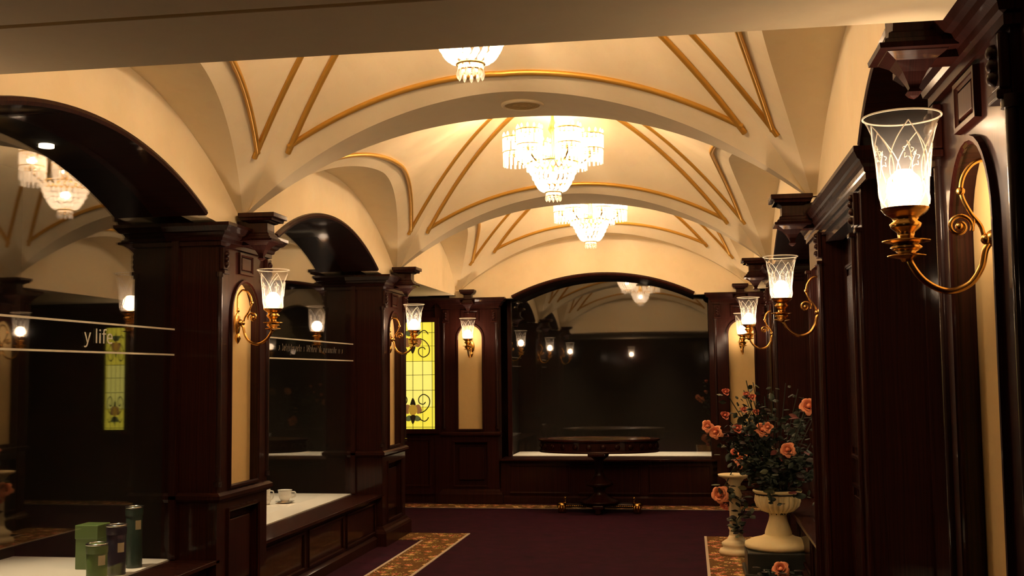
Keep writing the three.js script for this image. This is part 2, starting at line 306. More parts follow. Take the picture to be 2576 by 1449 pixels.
corbel(pilaster('mahogany pilaster at the right edge behind the largest wall sconce', FACE, P0, -Math.PI / 2, W0, 0.34, 0.44), -0.01, 0.22, 0.25);
corbel(pilaster('mahogany pilaster with cream panel on the end wall, left of the big arched window', -1.555, 0, 0, 0.66, 0.1, 0.31), -0.01, 0.18, 0.14);
corbel(pilaster('mahogany pilaster with cream panel on the end wall, right of the big arched window', 1.575, 0, 0, 0.6, 0.1, 0.31), 0, 0.18, 0.14);
// right-hand doorcase: pilaster strip, recessed dark door, narrow strip, one long cornice
{
  const p = struct('trim_1', [FACE, 0, 0]); p.rotation.y = -Math.PI / 2;
  // local x along the wall: world z = local x ; local z is out of the wall
  obj('pilaster_strip', [bx(5.95, 6.57, 0, 2.39, -0.34, -0.02), bx(5.95, 6.04, 0, 2.38, -0.02, 0), bx(6.48, 6.57, 0, 2.38, -0.02, 0), bx(6.04, 6.48, 2.1, 2.38, -0.02, 0), bx(6.04, 6.48, 0, 0.3, -0.02, 0)], M.wood, p);
  for (const x of [5.975, 6.5, 6.56, 7.79, 7.98]) obj('reeded_edge', [new THREE.CylinderGeometry(0.014, 0.014, 2.0, 12).translate(x, 1.08, 0.004), rbx(x - 0.03, x + 0.03, 2.08, 2.1, 0, 0.03, 0.005)], M.wood, p);
  for (const x of [6.53, 7.88]) obj('carved_block', [rbx(x - 0.045, x + 0.045, 2.12, 2.26, 0, 0.022, 0.005), ...[2.145, 2.18, 2.215, 2.24].map((y, k) => ball(0.017, x + (k % 2 ? 0.012 : -0.012), y, 0.022, 10))], M.wood, p);
  obj('door_lintel', [bx(6.57, 7.77, 2.24, 2.39, -0.34, 0), bx(6.57, 7.77, 2.2, 2.24, -0.1, -0.02)], M.wood, p);
  obj('narrow_strip', [bx(7.77, 8.0, 0, 2.39, -0.34, 0)], M.wood, p);
  obj('cornice', flat(sweep(CORNICE.map(([o, y]) => [o * (y > 2.34 ? 0.62 : 0.6), y]), [[5.9, -0.3], [5.9, 0], [8.08, 0], [8.2, 0], [8.2, -0.3]])), M.wood, p);
  obj('plinth', flat(sweep(PLINTH, [[5.95, -0.3], [5.95, 0], [6.57, 0]])), M.wood, p);
  corbel(p, 6.38, 0.23, 0.2575);
  const door = struct('door_1', [FACE + 0.12, 0, 7.17]); door.rotation.y = -Math.PI / 2;
  obj('door_leaf', [bx(-0.6, 0.6, 0, 2.22, -0.05, 0)], M.wood, door);
  for (const [y0, y1] of [[0.2, 0.9], [1.05, 2.05]]) for (const s of [-1, 1]) obj('door_panel', [sweep(CHAIR, [[s * 0.3 - 0.2, y0], [s * 0.3 + 0.2, y0], [s * 0.3 + 0.2, y1], [s * 0.3 - 0.2, y1]], true), rbx(s * 0.3 - 0.15, s * 0.3 + 0.15, y0 + 0.05, y1 - 0.05, 0, 0.012, 0.005)], M.wood, door);
}

// ---------------------------------------------------------------- walls above the windows (lunettes) and the rest of the shell
function lunette(wall, side, zn, zf, cut) {   // plaster between cornice level and the side arch of the vault, with the window's arch cut out
  const zc = (zn + zf) / 2, half = (zn - zf) / 2, pts = [];
  const y0 = cut ? 2.38 : 2.43;
  if (cut) { const [c, hw, spring, rise] = cut; pts.push([zf, y0]); for (const q of arcPts(c, hw, spring, rise).reverse()) pts.push(q); pts.push([zn, y0]); } else pts.push([zf, y0], [zn, y0]);
  for (let i = 0; i <= 40; i++) { const s = half - 2 * half * (i / 40); pts.push([zc + s, circ(s, half, YS, YL) + 0.06]); }
  let g = extrude(poly(pts), 0.14);   // local x = world z, y up, extruded along local z
  g = mirrored(g, new THREE.Matrix4().set(0, 0, side, side * FACE, 0, 1, 0, 0, 1, 0, 0, 0, 0, 0, 0, 1));
  obj('lunette', g, M.plaster, wall);
}
const ARCH1 = [4.6, 1.2, 2.42, 0.28], ARCH0 = [8.11, 1.2, 2.42, 0.27], ARCH0R = [8.83, 0.7, 2.42, 0.26], ARCH1R = [4.7, 1.25, 2.42, 0.28];
const wallL = struct('wall_left'), wallR = struct('wall_right');
lunette(wallL, -1, RIBS[0], RIBS[1], ARCH0); lunette(wallL, -1, RIBS[1], RIBS[2], ARCH1); lunette(wallL, -1, RIBS[2], RIBS[3]);
lunette(wallR, 1, RIBS[0], RIBS[1], ARCH0R); lunette(wallR, 1, RIBS[1], RIBS[2], ARCH1R); lunette(wallR, 1, RIBS[2], RIBS[3]);
for (const [w, s] of [[wallL, -1], [wallR, 1]]) {
  obj('outer_wall', [bx(s * 4.6, s * 4.75, 0, 4, -1.6, 14.8)], M.wood, w);
  obj('partition', [bx(s * 1.98, s * 4.6, 0, 4, 2.3, 2.42), bx(s * 1.98, s * 4.6, 0, 4, 6.2, 6.3)], M.wood, w);
  obj('entrance_wall', [bx(s * 2.4, s * 2.55, 0, 2.4, 10.2, 14.8), bx(s * 1.74, s * 4.6, 0, 4, 10.22, 10.36)], M.wood, w);
  obj('upper_wall', [bx(s * 1.86, s * 1.98, 2.8, 4, 0, 10)], M.plaster, w);
}
{
  const front = struct('wall_front'); obj('panelling', [bx(-2.6, 2.6, 0, 2.5, 14.7, 14.85), ...[-1.8, -0.6, 0.6, 1.8].map((x) => rbx(x - 0.45, x + 0.45, 0.9, 2.2, 14.68, 14.71, 0.01))], M.wood, front);
  const back = struct('wall_back');
  const pts = [[-1.8, 2.38]]; for (const q of arcPts(0.005, 1.05, 2.388, 0.245).reverse()) pts.push(q); pts.push([1.8, 2.38], [1.8, 2.5]);
  for (let i = 0; i <= 40; i++) { const x = A - 2 * A * (i / 40); pts.push([x, prof(x) + 0.05]); } pts.push([-1.8, 2.5]);
  obj('lunette', extrude(poly(pts), 0.12).translate(0, 0, -0.12), M.plaster, back);
  for (const s of [-1, 1]) {
    obj('panelling', [bx(s * 1.22, s * 4.6, 0, 2.43, -0.2, -0.06), bx(s * 1.885, s * 1.98, 0, 2.38, -0.06, -0.01)], M.wood, back);
    obj('cornice', flat(sweep(CORNICE, s < 0 ? [[-4.5, -0.06], [-1.9, -0.06]] : [[1.92, -0.06], [4.5, -0.06]])), M.wood, back);
    obj('dado_panel', [bx(s * 1.98, s * 2.7, 0.1, 0.82, -0.06, -0.03), sweep(CHAIR, [[Math.min(s * 2.05, s * 2.6), 0.2], [Math.max(s * 2.05, s * 2.6), 0.2], [Math.max(s * 2.05, s * 2.6), 0.74], [Math.min(s * 2.05, s * 2.6), 0.74]], true).translate(0, 0, -0.028)], M.wood, back);
  }
  obj('outer_wall', [bx(-5.2, 5.2, 0, 4, -1.6, -1.45), bx(-1.8, 1.8, 2.75, 4, -0.2, -0.12)], M.wood, back);
}

// ---------------------------------------------------------------- display windows
// local frame: x along the wall, y up, z out of the wall (0 at the wall face); glass stands at -g
const ARCHTRIM = [[-0.004, -0.03], [-0.004, 0.02], [0.012, 0.026], [0.03, 0.018], [0.034, 0.004], [0.034, -0.03]];
function displayWindow(n, x, z, turn, x0, x1, arch, g, sill, depth) {
  const w = struct('window_' + n, [x, 0, z]); w.rotation.y = turn;
  const [c, half, spring, rise] = arch, arcR = arcPts(c, half, spring, rise), arcL = arcR.slice().reverse();
  // timber barrel between face and glass, dark moulding on the arch edge
  obj('arch_lining', grid(40, 2, (u, v) => { const [a, b] = arcPts(c, half, spring, rise, 40)[Math.round(u * 40)]; return V(a, b - 0.002, 0.01 - (g + 0.05) * v); }), M.wood, w);
  obj('arch_moulding', sweep(ARCHTRIM, arcL), M.wood, w);
  const pts = [[x0, sill], [x1, sill], [x1, spring - 0.04], ...arcR, [x0, spring - 0.04]];
  obj('pane', extrude(poly(pts), 0.006).translate(0, 0, -g), turn ? M.glassSide : M.glass, w);
  obj('stile', [bx(x0 - 0.02, x0 + 0.03, sill, spring, -g - 0.02, -g + 0.025), bx(x1 - 0.03, x1 + 0.02, sill, spring, -g - 0.02, -g + 0.025)], M.wood, w);
  obj('sill_board', [rbx(x0 - 0.05, x1 + 0.05, sill - 0.03, sill - 0.006, -g - 0.01, -0.0, 0.004)], M.wood, w);
  const m = (x1 - x0) / 3, low = [bx(x0 - 0.05, x1 + 0.05, 0, sill - 0.03, -g - 0.06, -0.06)];
  obj('base_panelling', low, M.wood, w);
  for (let k = 0; k < 3; k++) { const a = x0 + m * k + 0.05, b = x0 + m * (k + 1) - 0.05; obj('base_panel', [sweep(CHAIR, [[a, 0.12], [b, 0.12], [b, sill - 0.08], [a, sill - 0.08]], true).translate(0, 0, -0.06)], M.wood, w); }
  obj('base_rail', flat(sweep([[0, 0], [0.03, 0], [0.03, 0.07], [0, 0.09]], [[x0 - 0.05, 0], [x1 + 0.05, 0]])).translate(0, 0, -0.06), M.wood, w);
  obj('display_floor', bx(x0 + 0.01, x1 - 0.01, sill - 0.02, sill, -g - depth, -g - 0.012), M.sill, w);
  obj('display_lining', [bx(x0 - 0.03, x1 + 0.03, sill - 0.02, 2.8, -g - depth - 0.03, -g - depth), bx(x0 - 0.03, x0 - 0.0, sill - 0.02, 2.8, -g - depth, -g - 0.03), bx(x1 + 0.0, x1 + 0.03, sill - 0.02, 2.8, -g - depth, -g - 0.03), bx(x0 - 0.03, x1 + 0.03, 2.76, 2.8, -g - depth, -g + 0.1)], M.black, w);
  const many = x1 - x0 > 1.6 ? 2 : 1;
  for (let k = 0; k < many; k++) {   // small downlights in the ceiling of the display
    const X = x0 + (x1 - x0) * (k + 0.5) / many, Z = -g - depth * 0.42;
    obj('downlight', [new THREE.CylinderGeometry(0.04, 0.04, 0.02, 20).translate(X, 2.752, Z)], M.downlightGlow, w);
    const s = new THREE.SpotLight(lin(1, 0.78, 0.48), SPOT_CD, 0, 0.42, 0.8, 2); s.position.set(X, 2.73, Z); s.target.position.set(X, 0, Z + 0.1); s.shadow.radius = 2; s.castShadow = true;
    w.add(s, s.target);
  }
  return w;
}
const flip = ([c, h, s, r], z) => [z - c, h, s, r];   // left wall: local x runs toward -z
const win0 = displayWindow(1, -FACE, 8.07, Math.PI / 2, -1.38, 1.38, flip(ARCH0, 8.07), 0.265, SILL, 1.0);
const win1 = displayWindow(2, -FACE, 4.56, Math.PI / 2, -1.365, 1.36, flip(ARCH1, 4.56), 0.265, SILL, 1.0);
displayWindow(3, 0.03, 0, 0, -1.19, 1.22, [-0.025, 1.05, 2.388, 0.245], 0.45, 0.52, 0.7);
displayWindow(4, FACE, 4.6, -Math.PI / 2, -1.4, 1.35, [ARCH1R[0] - 4.6, ARCH1R[1], 2.42, 0.28], 0.265, SILL, 1.0);
displayWindow(5, FACE, 8.73, -Math.PI / 2, -0.73, 0.72, [ARCH0R[0] - 8.73, ARCH0R[1], 2.42, 0.26], 0.265, SILL, 1.0);
{
  const font = await new FontLoader().loadAsync('fonts/droid/droid_sans_regular.typeface.json');
  for (const [w, a, b] of [[win0, -1.35, 1.35], [win1, -1.33, 1.33]]) for (const y of [1.78, 1.632]) obj('gilt_line', bx(a, b, y - 0.005, y + 0.005, -0.2585, -0.2575), M.decal, w);
  const put = (text, w, x, y, size, wide, mat) => {
    const g = new THREE.ExtrudeGeometry(font.generateShapes(text, size), { depth: 0.001, bevelEnabled: false, curveSegments: 6 });
    g.computeBoundingBox(); const k = wide / (g.boundingBox.max.x - g.boundingBox.min.x);
    obj('lettering', g.scale(k, 1, 1).translate(x, y, -0.2587), mat, w);
  };
  put('y life', win0, 8.07 - 7.70, 1.678, 0.07, 0.275, M.decal);
  // small line of writing too faint to read: strokes of letter height only
  const strokes = []; let x = -0.5; while (x < 1.02) { const wd = rr(0.012, 0.03); strokes.push(bx(x, x + wd * 0.5, 1.69, 1.69 + (rnd() < 0.3 ? 0.052 : 0.036), -0.2587, -0.2577), bx(x, x + wd, 1.69 + rr(0, 0.03), 1.697 + 0.03, -0.2587, -0.2577)); x += wd + (rnd() < 0.16 ? 0.05 : 0.012); }
  obj('lettering', strokes, M.decalDim, win1);
}

// ---------------------------------------------------------------- round grille in the rib's soffit
for (const [i, y, text] of [[1, YC, 'round pale speaker grille in the soffit of the first vault rib']]) {
  const g = thing('ceiling_speaker', text, 'speaker', [0.05, y - 0.006, RIBS[i] + 0.01]);
  obj('rim', new THREE.TorusGeometry(0.115, 0.012, 10, 40).rotateX(Math.PI / 2), M.plaster, g);
  obj('grille', [new THREE.CylinderGeometry(0.112, 0.112, 0.006, 36), ...[0.03, 0.055, 0.08].map((r) => new THREE.TorusGeometry(r, 0.003, 6, 30).rotateX(Math.PI / 2).translate(0, -0.004, 0))], M.panelPlaster, g);
}

// ---------------------------------------------------------------- chandeliers
function light(kind, cd, parent, x, y, z) { const l = new THREE.PointLight(WARM, cd, 0, 2); l.position.set(x, y, z); l.shadow.radius = 1.5; l.castShadow = true; parent.add(l); return l; }
const prismGeo = boxUV(new THREE.CylinderGeometry(0.0095, 0.008, 1, 6));
const dropGeo = boxUV(lathe([[0, -0.5], [0.35, -0.32], [0.5, -0.1], [0.4, 0.2], [0.12, 0.5], [0, 0.5]], 8));
const bulbGeo = boxUV(ball(0.03, 0, 0, 0, 16));
function chandelier(label, x, z, top) {
  const c = thing('chandelier', label, 'chandelier', [x, 0, z], 0, 'crystal chandeliers along the vaults');
  obj('ceiling_rose', lathe([[0, top], [0.1, top], [0.11, top - 0.02], [0.07, top - 0.05], [0.02, top - 0.07], [0, top - 0.07]].reverse()), M.paleBrass, c);
  obj('stem', lathe([[0.012, 3.02], [0.012, 3.1], [0.03, 3.13], [0.014, 3.17], [0.012, 3.3], [0.035, 3.34], [0.02, 3.39], [0.012, 3.42], [0.012, top - 0.06]], 16), M.paleBrass, c);
  const R = 0.285;
  for (let k = 0; k < 6; k++) {
    const a = (Math.PI / 3) * k, dx = R * Math.cos(a), dz = R * Math.sin(a);
    obj('arm', tube([[0.02 * Math.cos(a), 3.12, 0.02 * Math.sin(a)], [dx * 0.4, 3.06, dz * 0.4], [dx * 0.75, 3.08, dz * 0.75], [dx, 3.13, dz]], 0.008, 24, 8), M.paleBrass, c);
    const d = new THREE.Group(); d.name = 'lamp_drum'; d.position.set(dx, 0.012, dz); c.add(d);
    const ring = (r, y, t) => new THREE.TorusGeometry(r, t, 8, 28).rotateX(Math.PI / 2).translate(0, y, 0);
    obj('drum_frame', [ring(0.092, 3.275, 0.006), ring(0.092, 3.165, 0.004), ring(0.06, 3.14, 0.004), lathe([[0.008, 3.125], [0.02, 3.135], [0.022, 3.15], [0.025, 3.158], [0.02, 3.158], [0.02, 3.15], [0.012, 3.185], [0, 3.185]], 20)], M.paleBrass, d);
    for (let i = 0; i < 12; i++) { const t = (2 * Math.PI * i) / 12; shared('top_bead', dropGeo, M.crystal, d, [0.092 * Math.cos(t), 3.297, 0.092 * Math.sin(t)], [0, 0, 0], [0.02, 0.036, 0.02]); }
    for (let i = 0; i < 16; i++) {
      const t = (2 * Math.PI * i) / 16;
      shared('crystal_prism', prismGeo, M.crystal, d, [0.092 * Math.cos(t), 3.219, 0.092 * Math.sin(t)], [0, -t, 0], [1, 0.1, 1]);
      shared('crystal_prism', prismGeo, M.crystal, d, [0.088 * Math.cos(t + 0.2), 3.105, 0.088 * Math.sin(t + 0.2)], [0, -t, 0], [1, 0.105, 1]);
    }
    shared('bulb', bulbGeo, M.bulb, d, [0, 3.21, 0]);
    light('drum', DRUM_CD, d, 0, 3.21, 0);
  }
  // bowl of crystal chains under the arms, ending in a short waterfall
  const bowl = new THREE.Group(); bowl.name = 'crystal_bowl'; c.add(bowl);
  obj('bowl_hoop', [new THREE.TorusGeometry(0.19, 0.008, 8, 48).rotateX(Math.PI / 2).translate(0, 3.08, 0), new THREE.TorusGeometry(0.06, 0.006, 8, 24).rotateX(Math.PI / 2).translate(0, 2.858, 0)], M.paleBrass, bowl);
  const by = (t) => [0.062 + 0.128 * Math.pow(1 - t, 0.55), 3.07 - 0.205 * t];
  for (let row = 0; row < 5; row++) {
    const [r, y] = by((row + 0.5) / 5), [r0, y0] = by(row / 5), [r1, y1] = by((row + 1) / 5), n = [26, 26, 24, 20, 16][row], tilt = Math.atan2(r0 - r1, y0 - y1);
    for (let i = 0; i < n; i++) { const t = (2 * Math.PI * (i + (row % 2) / 2)) / n; const q = shared('bowl_crystal', dropGeo, M.crystal, bowl, [r * Math.cos(t), y, r * Math.sin(t)]); q.scale.set(0.024, Math.hypot(r0 - r1, y0 - y1) * 1.05, 0.03); q.rotation.set(0, -t, 0); q.rotateZ(-tilt); }
  }
  for (const [y, r, n, l] of [[2.845, 0.05, 10, 0.05], [2.812, 0.055, 11, 0.045]]) for (let i = 0; i < n; i++) { const t = (2 * Math.PI * i) / n; shared('finial_crystal', dropGeo, M.crystal, bowl, [r * Math.cos(t), y, r * Math.sin(t)], [0, 0, 0], [0.018, l, 0.018]); }
  obj('finial_hoop', [new THREE.TorusGeometry(0.052, 0.004, 8, 24).rotateX(Math.PI / 2).translate(0, 2.832, 0)], M.paleBrass, bowl);
  shared('bulb', bulbGeo, M.bulb, bowl, [0, 2.98, 0]);
  light('bowl', BOWL_CD, bowl, 0, 2.98, 0);
  return c;
}
chandelier('nearest crystal chandelier, only its bowl showing below the entrance ceiling', 0.07, 8.11, 3.74);
chandelier('crystal chandelier in the middle vault, with six glowing drums and a long finial', 0.008, 4.6, 3.74);
chandelier('farthest crystal chandelier, hanging before the end wall', 0.008, 1.4, 3.74);

// ---------------------------------------------------------------- wall sconces
const shadeProfile = [[0.046, 1.895], [0.056, 1.905], [0.06, 1.93], [0.062, 1.97], [0.065, 2.02], [0.07, 2.07], [0.078, 2.11], [0.088, 2.135], [0.097, 2.15]];
const shadeGeo = boxUV(lathe(shadeProfile, 40)), shadeRim = boxUV(new THREE.TorusGeometry(0.097, 0.0025, 8, 48).rotateX(Math.PI / 2));
const shadeR = (y) => { for (let i = 1; i < shadeProfile.length; i++) if (y <= shadeProfile[i][1]) { const [r0, y0] = shadeProfile[i - 1], [r1, y1] = shadeProfile[i]; return r0 + (r1 - r0) * (y - y0) / (y1 - y0); } return 0.097; };
const etch = [];
for (let k = 0; k < 5; k++) {
  const a0 = (Math.PI * 2 / 5) * k, on = (a, y) => V((shadeR(y) + 0.0015) * Math.cos(a), y, (shadeR(y) + 0.0015) * Math.sin(a));
  for (const s of [-1, 1]) etch.push(tube(Array.from({ length: 13 }, (_, i) => { const t = i / 12; return on(a0 + s * 0.72 * Math.sin(Math.PI * Math.pow(t, 0.85)), 1.92 + 0.205 * t); }), 0.0015, 24, 5));
  etch.push(tube([[a0 + 0.05, 1.99], [a0 - 0.12, 2.03], [a0 + 0.04, 2.075]].map(([a, y]) => on(a, y)), 0.0013, 12, 5));
  for (let p = 0; p < 5; p++) { const t = (2 * Math.PI * p) / 5, c = on(a0 + 0.12 * Math.cos(t), 2.05 + 0.014 * Math.sin(t)); etch.push(tube([c, on(a0 + 0.2 * Math.cos(t + 0.4), 2.05 + 0.022 * Math.sin(t + 0.4)), on(a0 + 0.12 * Math.cos(t + 0.9), 2.05 + 0.014 * Math.sin(t + 0.9))], 0.0011, 8, 4)); }
}
const etchGeo = mergeGeometries(etch.map(boxUV));
function makeSconce() {   // local: z out of the wall; heights as in the room
  const s = new THREE.Group(), S = 0.235;
  const P = (dx, y) => V(0, y, S - dx);
  obj('backplate', [new THREE.SphereGeometry(1, 24, 16).scale(0.036, 0.07, 0.014).translate(0, 1.825, 0.006), new THREE.SphereGeometry(1, 20, 14).scale(0.024, 0.024, 0.03).translate(0, 1.83, 0.015), lathe([[0, 1.7], [0.008, 1.71], [0.02, 1.735], [0.012, 1.76], [0, 1.77]], 14).translate(0, 0, 0.008), lathe([[0, 1.89], [0.012, 1.9], [0.006, 1.92], [0, 1.925]], 14).translate(0, 0, 0.008)], M.brass, s);
  obj('arm', [tube([P(0, 1.8), P(0.012, 1.765), P(0.045, 1.722), P(0.097, 1.698), P(0.15, 1.715), P(0.18, 1.757), P(0.193, 1.805), P(0.215, 1.83), P(0.228, 1.832)], 0.0085, 60, 10), ball(0.015, 0, 1.828, S - 0.195)], M.brass, s);
  const spiral = []; for (let i = 0; i <= 26; i++) { const t = i / 26, a = -0.4 + t * 8.2, r = 0.032 * (1 - 0.72 * t); spiral.push(P(0.131 + 0.0 + r * Math.cos(a), 1.862 + r * Math.sin(a))); }
  obj('scroll', [tube([P(0.19, 1.83), P(0.182, 1.862), P(0.158, 1.897), P(0.138, 1.948), P(0.146, 1.992), P(0.172, 2.024), P(0.2, 2.03), P(0.224, 2.005), P(0.23, 1.95), P(0.226, 1.88), P(0.22, 1.845)], 0.0058, 70, 8), tube(spiral, 0.0055, 70, 8), tube([P(0.158, 1.897), P(0.166, 1.88), P(0.163, 1.862)], 0.005, 10, 8), ball(0.0105, 0, 1.862, S - 0.131), ball(0.011, 0, 1.952, S - 0.137)], M.brass, s);
  obj('lamp_cup', [lathe([[0, 1.775], [0.012, 1.775], [0.016, 1.782], [0.046, 1.788], [0.048, 1.791], [0.02, 1.797], [0.034, 1.806], [0.04, 1.812], [0.03, 1.82], [0.058, 1.826], [0.06, 1.829], [0.02, 1.836], [0.022, 1.85], [0.036, 1.862], [0.04, 1.872], [0.03, 1.88], [0.034, 1.888], [0.05, 1.9], [0.06, 1.912], [0.058, 1.913], [0.04, 1.899], [0.012, 1.893], [0.012, 1.92], [0, 1.922]], 32).translate(0, 0, S)], M.brass, s);
  const sh = shared('lamp_shade', shadeGeo, M.shade, s, [0, 0, S]);
  shared('etched_pattern', etchGeo, M.etched, sh); shared('shade_rim', shadeRim, M.etched, sh, [0, 2.15, 0]);
  obj('bulb', lathe([[0, 1.918], [0.018, 1.92], [0.04, 1.938], [0.045, 1.96], [0.039, 1.99], [0.018, 2.012], [0, 2.014]], 20).translate(0, 0, S), M.bulb, s);
  return s;
}
const sconceProto = makeSconce();
function sconce(label, x, z, turn) {
  const s = sconceProto.clone(); s.name = numbered('wall_sconce'); s.position.set(x, 0, z); s.rotation.y = turn; scene.add(s);
  tag(s, label, 'sconce', 'brass wall sconces with etched glass shades');
  const l = new THREE.PointLight(WARM, SCONCE_CD, 0, 2); l.position.set(0, 1.962, 0.235); l.shadow.radius = 1.5; l.castShadow = true; s.add(l);
}
sconce('brass wall sconce with etched tulip glass on the left pilaster between the display windows', -FACE - 0.03, 6.36, Math.PI / 2);
sconce('brass wall sconce on the left pilaster in front of the yellow stained glass', -FACE - 0.03, 2.85, Math.PI / 2);
sconce('brass wall sconce beside the entrance on the left wall', -FACE - 0.03, 9.84, Math.PI / 2);
sconce('brass wall sconce on the right beside the dark doorcase', FACE + 0.03, 6.36, -Math.PI / 2);
sconce('brass wall sconce on the right pilaster above the tall roses', FACE + 0.03, 2.85, -Math.PI / 2);
sconce('largest brass wall sconce with etched glass shade at the right edge', FACE + 0.06, 9.86, -Math.PI / 2);
sconce('small brass wall sconce on the end wall left of the arched window', -1.545, -0.05, 0);
sconce('small brass wall sconce on the end wall right of the arched window', 1.585, -0.05, 0);
sconce('brass wall sconce on the panelled wall opposite the end window', -0.45, 14.69, Math.PI);

// ---------------------------------------------------------------- stained glass panels on the end wall
function stainedGlass(label, x, wide = 1) {   // centred flower and scrolls, mirrored halves; 0.55 wide
  const g = thing('stained_glass_window', label, 'stained glass', [x, 0, -0.005], 0, 'yellow stained glass panels'); g.scale.x = wide;
  const W = 0.272, y0 = 0.862, y1 = 2.124;
  obj('window_frame', [bx(-W - 0.05, W + 0.05, y0 - 0.05, y1 + 0.05, -0.06, -0.01), bx(-W - 0.05, -W, y0 - 0.05, y1 + 0.05, -0.02, 0.03), bx(W, W + 0.05, y0 - 0.05, y1 + 0.05, -0.02, 0.03), bx(-W, W, y0 - 0.05, y0, -0.02, 0.03), bx(-W, W, y1, y1 + 0.05, -0.02, 0.03)], M.wood, g);
  const xs = [-W, -0.235, -0.12, 0, 0.12, 0.235, W], ys = [y0, 0.885, 1.12, 1.32, 1.5, 1.66, 1.84, 2.0, y1];
  for (let i = 0; i < 6; i++) for (let j = 0; j < 8; j++) obj('pane', rbx(xs[i] + 0.002, xs[i + 1] - 0.002, ys[j] + 0.002, ys[j + 1] - 0.002, -0.009, -0.003, 0.0015), i % 5 === 0 || j % 7 === 0 ? M.glassYellow : (j === 3 || j === 4 || j === 2) ? M.glassPale : M.glassYellow, g);
  const cames = []; for (const X of xs.slice(1, -1)) cames.push(bx(X - 0.0025, X + 0.0025, y0, y1, -0.006, 0.002)); for (const Y of ys.slice(1, -1)) if (![1.12, 1.84].includes(Y)) cames.push(bx(-W, W, Y - 0.0025, Y + 0.0025, -0.006, 0.002));
  obj('cames', cames, M.lead, g);
  const piece = (name, pts, mat, z = 0.001) => obj(name, extrude(new THREE.Shape(new THREE.SplineCurve(pts.concat([pts[0]]).map((p) => new THREE.Vector2(...p))).getPoints(28)), 0.004).translate(0, 0, z), mat, g);
  for (const [cy, f] of [[1.08, 1], [1.9, -1]]) {
    const T = (a, b) => [a, cy + f * b];
    piece('flower_centre', [T(-0.055, 0), T(-0.04, 0.05), T(0, 0.07), T(0.04, 0.05), T(0.055, 0), T(0.03, -0.045), T(0, -0.06), T(-0.03, -0.045)], M.glassAmber, 0.003);
    for (const s of [-1, 1]) {
      piece('petal', [T(s * 0.03, 0.06), T(s * 0.075, 0.07), T(s * 0.11, 0.01), T(s * 0.095, -0.03), T(s * 0.05, -0.035), T(s * 0.055, 0.01)], M.glassRose);
      piece('petal', [T(s * 0.015, -0.06), T(s * 0.06, -0.06), T(s * 0.1, -0.1), T(s * 0.06, -0.125), T(s * 0.02, -0.11)], M.glassGreen);
      obj('scroll', tube([T(s * 0.09, -0.03), T(s * 0.15, 0), T(s * 0.2, 0.07), T(s * 0.195, 0.15), T(s * 0.13, 0.19), T(s * 0.075, 0.15), T(s * 0.08, 0.09), T(s * 0.13, 0.075), T(s * 0.155, 0.1)].map(([a, b]) => V(a, b, 0.003)), 0.0065, 60, 6), M.lead, g);
      obj('scroll', tube([T(s * 0.08, -0.1), T(s * 0.14, -0.125), T(s * 0.17, -0.11), T(s * 0.19, -0.08)].map(([a, b]) => V(a, b, 0.003)), 0.0065, 24, 6), M.lead, g);
    }
    piece('leaf', [T(-0.035, 0.07), T(0, 0.15), T(0.035, 0.07), T(0, 0.06)], M.lead, 0.002);
    piece('leaf', [T(-0.035, -0.07), T(0, -0.05), T(0.035, -0.07), T(0, -0.16)], M.lead, 0.004);
  }
}
stainedGlass('backlit yellow stained glass panel with leaded scrolls, left of the end wall pilaster', -2.25);
stainedGlass('narrow backlit yellow stained glass panel in the right side passage, mirrored in the window', 2.07, 0.5);

